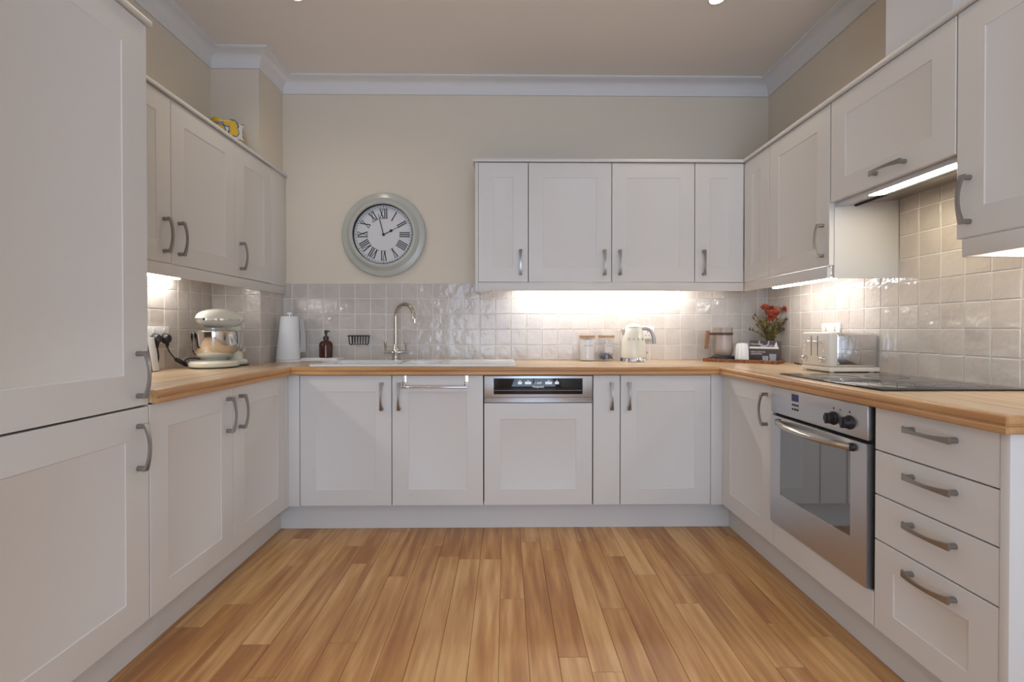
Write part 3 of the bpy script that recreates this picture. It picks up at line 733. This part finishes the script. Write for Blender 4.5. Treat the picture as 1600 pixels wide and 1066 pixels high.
# towel rail hung over the sink cabinet door
t = thing('towel_rail', 'chrome over-door towel rail hooked on the sink cabinet door', 'towel rail', (-0.39, D, 0))
for hx in (-0.164, 0.172):
    B().box(hx-0.011, hx+0.011, -0.0030, -0.0008, 0.800, 0.8690, 0.0005).obj('hook', 'chrome', t)
    B().tube([(hx, -0.003, 0.806), (hx, -0.030, 0.806)], 0.006, 10).obj('bracket', 'chrome', t)
B().tube([(-0.176, -0.034, 0.806), (0.182, -0.034, 0.806)], 0.0065, 12).obj('bar', 'chrome', t)

# ---------------------------------------------------------------- things on the worktop
# stand mixer (front is local -y)
t = thing('stand_mixer', 'cream stand mixer with a shiny steel bowl on the worktop', 'mixer', (-1.556, 2.620, WT), math.radians(-10))
b = B(); b.lathe([(0.118, 0.004), (0.124, 0.012), (0.124, 0.026), (0.116, 0.036), (0.09, 0.041)], 40, (0, 0), 0.92, 1.0)
b.box(-0.060, 0.060, 0.03, 0.185, 0.004, 0.038, 0.014, 3); bs = b.obj('base', 'mixer_cream', t)
b = B(); b.lathe([(0.112, 0), (0.121, 0.006)], 36, (0, 0), 0.92, 1.0); b.box(-0.066, 0.066, 0.05, 0.178, 0, 0.005); b.obj('foot_pad', 'rubber', bs)
b = B(); b.tube([(0, 0.150, 0.03), (0, 0.152, 0.10), (0, 0.150, 0.17), (0, 0.135, 0.225)], [0.042, 0.034, 0.034, 0.042], 20); b.obj('column', 'mixer_cream', t)
b = B(); prof_h = []
for i in range(17):
    a = PI*i/16; prof_h.append((max(0.001, 0.066*math.sin(a)**0.75), -math.cos(a)))
b.lathe([(r_, 0.150*z_) for r_, z_ in prof_h], 32, (0, 0), 1.06, 0.80)
hd = b.obj('head', 'mixer_cream', t, (0, 0.045, 0.262), (PI/2, 0, 0))
b = B(); n = 48; ri = []
for zz, off in ((-0.005, 0), (-0.005, 0.0016), (0.005, 0.0016), (0.005, 0)):
    ring = []
    for i in range(n):
        a = 2*PI*i/n; cy = math.cos(a); q = max(0.02, 1-cy*cy)
        ring.append(b.bm.verts.new(((0.066*1.06*q**0.375 + off)*(1 if math.sin(a) >= 0 else -1) if abs(math.sin(a)) > 0.03 else 0, 0.045 + (0.150+off)*cy, 0.262 - 0.006 + zz)))
    ri.append(ring)
for A, C in zip(ri, ri[1:]):
    for i in range(n): b.bm.faces.new((A[i], A[(i+1) % n], C[(i+1) % n], C[i]))
b.obj('trim_band', 'chrome', t)
B().lathe([(0.040, 0.168), (0.046, 0.186), (0.046, 0.212)], 28, (0, -0.01)).obj('beater_hub', 'steel', t)
b = B(); b.lathe([(0.055, 0.040), (0.060, 0.050), (0.086, 0.064), (0.110, 0.088), (0.121, 0.120), (0.123, 0.190), (0.127, 0.196), (0.124, 0.198), (0.120, 0.190), (0.118, 0.120), (0.107, 0.088), (0.08, 0.068), (0.01, 0.062)], 48); b.obj('bowl', 'chrome', t)
B().cyl((0.040, 0.150, 0.09), (0.058, 0.150, 0.09), 0.015, 0.012, 16).obj('speed_knob', 'chrome', t)
# paper towel holder
t = thing('paper_towel', 'white paper towel roll on an upright holder in the corner beside the sink', 'paper towel', (-1.352, 3.060, WT))
B().lathe([(0.078, 0), (0.080, 0.004), (0.078, 0.013), (0.070, 0.016)], 40).obj('base', 'white_plastic', t)
b = B(); rings = []
for i in range(9):
    u = i/8; r_ = 0.070 - 0.018*u; cx = -0.010 + 0.010*u
    rings.append([b.bm.verts.new((cx + r_*math.cos(2*PI*k/36) , r_*math.sin(2*PI*k/36), 0.017 + 0.268*u)) for k in range(36)])
for A, C in zip(rings, rings[1:]):
    for k in range(36): b.bm.faces.new((A[k], A[(k+1) % 36], C[(k+1) % 36], C[k]))
b.bm.faces.new(rings[0][::-1]); b.bm.faces.new(rings[-1]); b.obj('roll', 'paper', t)
b = B(); v = []
for i in range(5):
    u = i/4
    v.append([b.bm.verts.new((0.052 + 0.030*w - 0.016*u*w + 0.006*math.sin(3*u), 0.025 + 0.02*w, 0.06 + 0.21*u)) for w in (0, 0.5, 1)] )
for A, C in zip(v, v[1:]):
    for k in range(2): b.bm.faces.new((A[k], A[k+1], C[k+1], C[k]))
r = bmesh.ops.solidify(b.bm, geom=b.bm.faces[:], thickness=0.0012); b.obj('loose_sheet', 'paper', t)
B().cyl((0, 0, 0.284), (0, 0, 0.294), 0.006, seg=12).obj('rod', 'chrome', t)
B().lathe([(0.012, 0.293), (0.017, 0.297), (0.017, 0.306), (0.012, 0.310)], 20).obj('knob', 'white_plastic', t)
# soap tray and dispenser
t = tag(B().box(-1.285, -1.062, 3.065, WB-TF-0.002, WT+0.0005, WT+0.024, 0.004).obj('soap_tray', 'white_plastic'), 'low pale tray under the soap dispenser beside the sink', 'tray')
t = thing('soap_dispenser', 'amber glass soap dispenser with a black pump on the pale tray', 'dispenser', (-1.148, 3.120, WT+0.0245))
B().lathe([(0.038, 0), (0.0415, 0.004), (0.0415, 0.078), (0.039, 0.092), (0.030, 0.103), (0.017, 0.108), (0.016, 0.114)], 36).obj('bottle', 'amber', t)
b = B(); b.lathe([(0.0165, 0.110), (0.0165, 0.134), (0.008, 0.136), (0.0055, 0.150), (0.009, 0.152), (0.009, 0.172), (0.006, 0.174)], 24)
b.tube([(0.004, 0, 0.167), (0.018, 0, 0.168), (0.025, 0, 0.164)], [0.005, 0.0035, 0.003], 8); b.obj('pump', 'black_plastic', t)
# storage jars
def jar(x, label, content):
    t = thing('storage_jar', label, 'jar', (x, 3.145, WT), 0, 'storage jars beside the kettle')
    B().lathe([(0.001, 0.0005), (0.046, 0.0005), (0.050, 0.004), (0.050, 0.146), (0.049, 0.150)], 36, cap=False).obj('glass', 'jar_glass', t)
    B().lathe([(0.050, 0.1505), (0.0515, 0.153), (0.0515, 0.165), (0.050, 0.167)], 36).obj('lid', 'lid_wood', t)
    if content == 'sugar':
        B().lathe([(0.046, 0.0062), (0.0475, 0.010), (0.0475, 0.140), (0.02, 0.143), (0.001, 0.144)], 32).obj('contents', 'sugar', t)
        for k, c in enumerate('SUGAR'):
            a = math.radians(-90 + (k-2)*13); text('letter', c, 0.014, 'label_grey', t, (0.0505*math.cos(a), 0.0505*math.sin(a), 0.100), (PI/2, 0, a+PI/2))
    else:
        for k in range(12):
            a = k*2.4; B().box(-0.018, 0.018, -0.0025, 0.0025, -0.016, 0.016, 0.002).obj('tea_bag', 'teabag', t, (0.024*math.cos(a), 0.024*math.sin(a), 0.019 + 0.0022*k), (random.uniform(0.9, 1.5), random.uniform(-0.4, 0.4), a))
        b = B(); A = []
        for i in range(7):
            a = math.radians(-90 + 8 + (i-3)*10); A.append([b.bm.verts.new((0.0506*math.cos(a), 0.0506*math.sin(a), z)) for z in (0.058, 0.116)])
        for p, q in zip(A, A[1:]): b.bm.faces.new((p[0], q[0], q[1], p[1]))
        lb = b.obj('label', 'print_white', t)
        for k, c in enumerate('TEA'):
            a = math.radians(-82 + (k-1)*14); text('letter', c, 0.014, 'label_grey', lb, (0.0512*math.cos(a), 0.0512*math.sin(a), 0.098), (PI/2, 0, a+PI/2))
jar(0.527, 'clear jar of white sugar with a wooden lid, further from the kettle', 'sugar')
jar(0.650, 'clear jar of tea bags with a wooden lid, next to the kettle', 'tea')
# kettle
t = thing('kettle', 'cream retro kettle with chrome base and handle against the tiles', 'kettle', (0.812, 3.095, WT))
B().lathe([(0.083, 0.0), (0.085, 0.004), (0.083, 0.014), (0.080, 0.024)], 40).obj('base', 'chrome', t)
for k in range(4):
    a = PI/4 + k*PI/2; B().lathe([(0.012, 0), (0.012, 0.02)], 12, (0.078*math.cos(a), 0.078*math.sin(a))).obj('foot', 'chrome', t)
bp = [(0.079, 0.0245), (0.0805, 0.032), (0.0795, 0.06), (0.0765, 0.10), (0.0705, 0.145), (0.062, 0.185), (0.0535, 0.207), (0.050, 0.212)]
bd = B().lathe(bp, 48).obj('body', 'enamel', t)
B().lathe([(0.051, 0.2125), (0.051, 0.217), (0.046, 0.226), (0.030, 0.236), (0.012, 0.241), (0.001, 0.242)], 40).obj('lid', 'enamel', t)
B().tube(curve_pts([(0.050, -0.004, 0.205), (0.082, -0.008, 0.208), (0.112, -0.010, 0.190), (0.126, -0.012, 0.150), (0.130, -0.012, 0.112)], 6), [0.010]*12+[0.011]*13, 12, flat=0.7).obj('handle', 'pewter', t)
B().tube([(-0.052, -0.004, 0.176), (-0.066, -0.005, 0.196), (-0.073, -0.006, 0.207)], [0.018, 0.012, 0.007], 14).obj('spout', 'chrome', t)
B().tube([(0.070, -0.020, 0.062), (0.086, -0.022, 0.055)], [0.009, 0.007], 12).obj('switch', 'chrome', t)
for k, c in enumerate('SMEG'):
    a = math.radians(-90 + (k-1.5)*24); rr = 0.0722
    text('letter', c, 0.017, 'pewter', bd, (rr*math.cos(a), rr*math.sin(a), 0.142), (PI/2 - 0.13, 0, a+PI/2), 0.0015)
# wooden tray with drinks maker, cup and box
TA = math.atan2(-0.646, 0.764)
tray0 = Vector((1.252, 3.078))
def on_tray(u, v): return (tray0.x + u*math.cos(TA) - v*math.sin(TA), tray0.y + u*math.sin(TA) + v*math.cos(TA), WT+0.010)
t = thing('serving_tray', 'dark wooden tray on the worktop corner holding mug, cup and box', 'tray', (tray0.x, tray0.y, WT), TA)
B().box(0, 0.43, 0, 0.16, 0.0005, 0.009).obj('board', 'acacia', t)
for q in ((0, 0.43, 0, 0.008), (0, 0.43, 0.152, 0.16), (0, 0.008, 0.008, 0.152), (0.422, 0.43, 0.008, 0.152)):
    B().box(*q, 0.009, 0.021, 0.001).obj('rim', 'acacia', t)
p = on_tray(0.098, 0.082)
t = thing('drinks_maker', 'taupe drinks-maker jug with a wooden handle on a black base', 'jug', p, 0)
B().lathe([(0.066, 0), (0.070, 0.004), (0.070, 0.020), (0.062, 0.027)], 40).obj('base', 'black_plastic', t)
B().lathe([(0.044, 0.028), (0.052, 0.036), (0.059, 0.060), (0.060, 0.080), (0.056, 0.115), (0.054, 0.150), (0.056, 0.196), (0.0575, 0.204), (0.055, 0.204), (0.051, 0.150)], 40).obj('jug', 'taupe', t)
b = B(); b.lathe([(0.0556, 0.158), (0.0580, 0.158), (0.0585, 0.174), (0.0562, 0.174)], 40, cap=False); b.box(-0.098, -0.055, -0.009, 0.009, 0.158, 0.174, 0.002); b.obj('collar', 'band_brown', t)
B().tube([(-0.098, 0, 0.185), (-0.099, 0, 0.17), (-0.103, 0, 0.12), (-0.107, 0, 0.070)], [0.011, 0.0125, 0.0125, 0.011], 14).obj('handle', 'walnut', t)
p = on_tray(0.2175, 0.062)
t = thing('fluted_cup', 'white fluted cup standing upside down on the wooden tray', 'cup', p)
b = B(); n = 48; rings = []
for r_, z_ in ((0.0405, 0.0), (0.041, 0.004), (0.040, 0.03), (0.038, 0.065), (0.035, 0.095), (0.031, 0.105), (0.023, 0.109)):
    rings.append([b.bm.verts.new(((r_*(1 + (0.045 if k % 4 < 2 else -0.045)))*math.cos(2*PI*k/n), (r_*(1 + (0.045 if k % 4 < 2 else -0.045)))*math.sin(2*PI*k/n), z_)) for k in range(n)])
for A, C in zip(rings, rings[1:]):
    for k in range(n): b.bm.faces.new((A[k], A[(k+1) % n], C[(k+1) % n], C[k]))
b.bm.faces.new(rings[-1]); b.bm.faces.new(rings[0][::-1]); b.obj('cup', 'ceramic', t)
p = on_tray(0.262, 0.045)
t = thing('chocolate_box', 'dark printed drinking chocolate box on the wooden tray before the flowers', 'box', p, TA)
B().box(0, 0.158, 0, 0.075, 0, 0.126, 0.0012).obj('carton', 'box_dark', t)
B().box(-0.0004, 0.1584, -0.0008, 0.0, 0.078, 0.090).obj('pale_stripe', 'print_white', t)
b = B(); b.prism([(0, 0), (0.020, 0), (0.012, 0.032)], 0, 0.0008); b.obj('pale_corner', 'print_white', t, (0.134, -0.0001, 0.0905), (PI/2, 0, 0))
b = B(); b.lathe([(0.030, 0), (0.030, 0.0007), (0.022, 0.0007), (0.022, 0)], 32, cap=False)
for v in [v for v in b.bm.verts if v.co.y > 0.006]: v.co.y = 0.006
b.obj('printed_cup', 'print_grey', t, (0.080, -0.0001, 0.119), (PI/2, 0, 0))
for cx, w, h in ((0.088, 0.034, 0.032), (0.128, 0.038, 0.045)):
    b = B(); b.prism([(-w/2*0.85, 0), (w/2*0.85, 0), (w/2, h), (-w/2, h)], 0, 0.0008); b.obj('printed_cup', 'print_grey', t, (cx, -0.0001, 0.003), (PI/2, 0, 0))
text('print', 'Chocolate', 0.016, 'print_white', t, (0.006, -0.0004, 0.106), (PI/2, 0, 0), align='LEFT')
text('print', 'DRINKS BOX', 0.010, 'print_white', t, (0.072, -0.0004, 0.097), (PI/2, 0, 0), align='LEFT')
text('print', 'MIX & COCOA', 0.012, 'print_white', t, (0.008, -0.0004, 0.058), (PI/2, 0, 0), align='LEFT')
text('print', 'SELECTION', 0.012, 'print_white', t, (0.008, -0.0004, 0.046), (PI/2, 0, 0), align='LEFT')
# flowers in a vase behind the box
fx, fy = 1.672, 3.060
t = thing('flower_vase', 'bunch of red and pink flowers in a vase in the worktop corner', 'flowers', (fx, fy, WT))
B().lathe([(0.030, 0), (0.036, 0.01), (0.040, 0.05), (0.034, 0.10), (0.022, 0.125), (0.025, 0.140), (0.021, 0.139), (0.018, 0.12)], 28).obj('vase', 'box_dark', t)
def blossom_mesh(m, n_r=(12, 11, 9, 6)):
    b = B()
    for lv, n in enumerate(n_r):
        el = math.radians(5 + lv*24)
        for k in range(n):
            a = 2*PI*(k + 0.5*(lv % 2))/n + random.uniform(-0.15, 0.15); L = 0.034*random.uniform(0.85, 1.1)
            d = Vector((math.cos(a)*math.cos(el), math.sin(a)*math.cos(el), math.sin(el))); s = Vector((-math.sin(a), math.cos(a), 0)); u = d.cross(s)
            pts = [d*0.003, d*L*0.6 + s*0.0088 + u*0.001, d*L, d*L*0.6 - s*0.0088 + u*0.001]
            b.bm.faces.new([b.bm.verts.new(p) for p in pts])
    return b.mesh('blossom', m)
RED = [blossom_mesh('petal_red') for _ in range(2)]; PINK = blossom_mesh('petal_pink')
heads = [(-0.040, -0.015, 0.335, 0), (-0.003, 0.0, 0.325, 0), (-0.030, -0.03, 0.298, 0), (0.010, -0.03, 0.302, 0), (0.042, -0.02, 0.312, 1), (0.034, 0.005, 0.330, 1), (0.058, -0.045, 0.320, 0), (-0.012, -0.045, 0.272, 0)]
for i, (dx_, dy_, dz_, k) in enumerate(heads):
    put('blossom', PINK if k else RED[i % 2], t, (dx_, dy_, dz_), (random.uniform(0.3, 0.9), random.uniform(-0.4, 0.4), random.uniform(0, 6)))
    B().tube(curve_pts([(0, 0, 0.12), (dx_*0.35, dy_*0.35, 0.20), (dx_*0.95, dy_*0.95, dz_-0.004)], 4), 0.0017, 5).obj('stem', 'stem_green', t)
sprig = [(-0.145, -0.03, 0.205), (-0.118, -0.02, 0.275), (-0.098, 0.0, 0.295), (-0.112, -0.05, 0.235), (-0.080, -0.03, 0.255), (0.060, -0.04, 0.245), (0.055, -0.07, 0.265), (0.058, -0.05, 0.205), (-0.06, -0.06, 0.215), (0.02, -0.07, 0.235)]
LV = B()
def leaf(at, d, L, w):
    d = Vector(d).normalized(); s = d.cross(Vector((random.uniform(-1, 1), random.uniform(-1, 1), random.uniform(-1, 1)))).normalized(); at = Vector(at)
    LV.bm.faces.new([LV.bm.verts.new(p) for p in (at, at + d*L*0.5 + s*w, at + d*L, at + d*L*0.5 - s*w)])
for sx_, sy_, sz_ in sprig:
    c = curve_pts([(0, 0, 0.12), (sx_*0.4, sy_*0.4, 0.12 + (sz_-0.12)*0.55), (sx_, sy_, sz_)], 6)
    B().tube(c, 0.0016, 5).obj('stem', 'stem_green', t)
    B().ball((sx_, sy_, sz_), 0.0065, 8, sz=1.2).obj('bud', 'bud', t)
    for k in range(3, len(c)):
        for _ in range(3): leaf(c[k], (random.uniform(-1, 1) + 2*sx_, random.uniform(-1, 1), random.uniform(0, 1.2)), random.uniform(0.012, 0.026), 0.0042)
for _ in range(230):
    a = random.uniform(0, 2*PI); q = random.random(); z_ = 0.135 + 0.125*random.random()
    rr = 0.012 + 0.40*(z_-0.13)*q
    leaf((rr*math.cos(a), rr*math.sin(a)-0.01, z_), (math.cos(a), math.sin(a), 0.9), random.uniform(0.016, 0.032), 0.0055)
lo_ = LV.obj('foliage', 'leaf', t); lo_['kind'] = 'stuff'
# toaster (front is local -y, turned to face the room)
t = thing('toaster', 'cream and chrome four-slice toaster between the hob and the flowers', 'toaster', (1.500, 2.455, WT), -PI/2)
TW, TD = 0.215, 0.236
B().box(0.004, TW-0.004, 0.034, TD, 0.026, 0.186, 0.016, 4).obj('body', 'chrome', t)
fr = B().box(0, TW, 0, 0.045, 0.026, 0.190, 0.012, 3).obj('front_panel', 'toaster_cream', t)
B().box(-0.002, TW+0.002, 0.002, TD, 0.006, 0.0262, 0.003).obj('base', 'toaster_cream', t)
for fx_ in (0.02, TW-0.02):
    for fy_ in (0.025, TD-0.025): B().lathe([(0.010, 0), (0.011, 0.0065)], 14, (fx_, fy_)).obj('foot', 'white_plastic', t)
for sx_ in (0.035, 0.085, 0.125, 0.175): B().box(sx_-0.010, sx_+0.010, 0.060, TD-0.025, 0.1845, 0.1868).obj('bread_slot', 'gap_black', t)
for sx_ in (0.082, 0.130):
    B().box(sx_-0.0018, sx_+0.0018, -0.0008, 0.001, 0.075, 0.172).obj('lever_slot', 'gap_black', fr)
    b = B(); b.box(sx_-0.018, sx_+0.018, -0.020, -0.002, 0.141, 0.149, 0.003); b.obj('lever', 'chrome', fr)
for sx_ in (0.036, 0.176):
    for k in range(3): B().cyl((sx_, 0.001, 0.143-0.021*k), (sx_, -0.004, 0.143-0.021*k), 0.0065, 0.0055, 14).obj('button', 'chrome', fr)
    b = B(); b.lathe([(0.017, 0), (0.017, 0.008), (0.012, 0.011), (0.0115, 0.020), (0.009, 0.021)], 24); b.obj('knob', 'chrome', fr, (sx_, 0.001, 0.062), (PI/2, 0, 0))
b = B(); b.tube(curve_pts([(1.60, 2.462, 0.945), (1.62, 2.50, 0.935), (1.64, 2.58, 0.921), (1.67, 2.70, 0.919), (1.69, 2.80, 0.919), (1.72, 2.88, 0.919)], 6), 0.0035, 8)
tag(b.obj('power_cord', 'rubber'), 'black power cord trailing from the toaster to the wooden tray', 'cord')
# painted planter on top of the wall cabinets
t = thing('floral_planter', 'white ceramic planter painted with yellow flowers on top of the wall cabinets', 'planter', (-1.588, 2.790, UZT+0.001), math.radians(20))
b = B(); n = 40; rings = []
for r_, z_ in ((0.055, 0), (0.066, 0.01), (0.078, 0.06), (0.080, 0.11), (0.074, 0.145), (0.080, 0.168), (0.076, 0.168), (0.069, 0.145), (0.074, 0.10), (0.05, 0.02)):
    rings.append([b.bm.verts.new((1.10*r_*(1+0.05*math.cos(6*2*PI*k/n))*math.cos(2*PI*k/n), 0.9*r_*(1+0.05*math.cos(6*2*PI*k/n))*math.sin(2*PI*k/n), z_ + (0.006*math.cos(6*2*PI*k/n) if z_ > 0.15 else 0))) for k in range(n)])
for A, C in zip(rings, rings[1:]):
    for k in range(n): b.bm.faces.new((A[k], A[(k+1) % n], C[(k+1) % n], C[k]))
b.bm.faces.new(rings[0][::-1]); b.bm.faces.new(rings[-1]); b.obj('pot', 'floral', t)
B().lathe([(0.068, 0.125), (0.04, 0.130), (0.001, 0.131)], 24, (0, 0), 1.0, 0.82).obj('soil', 'rubber', t)
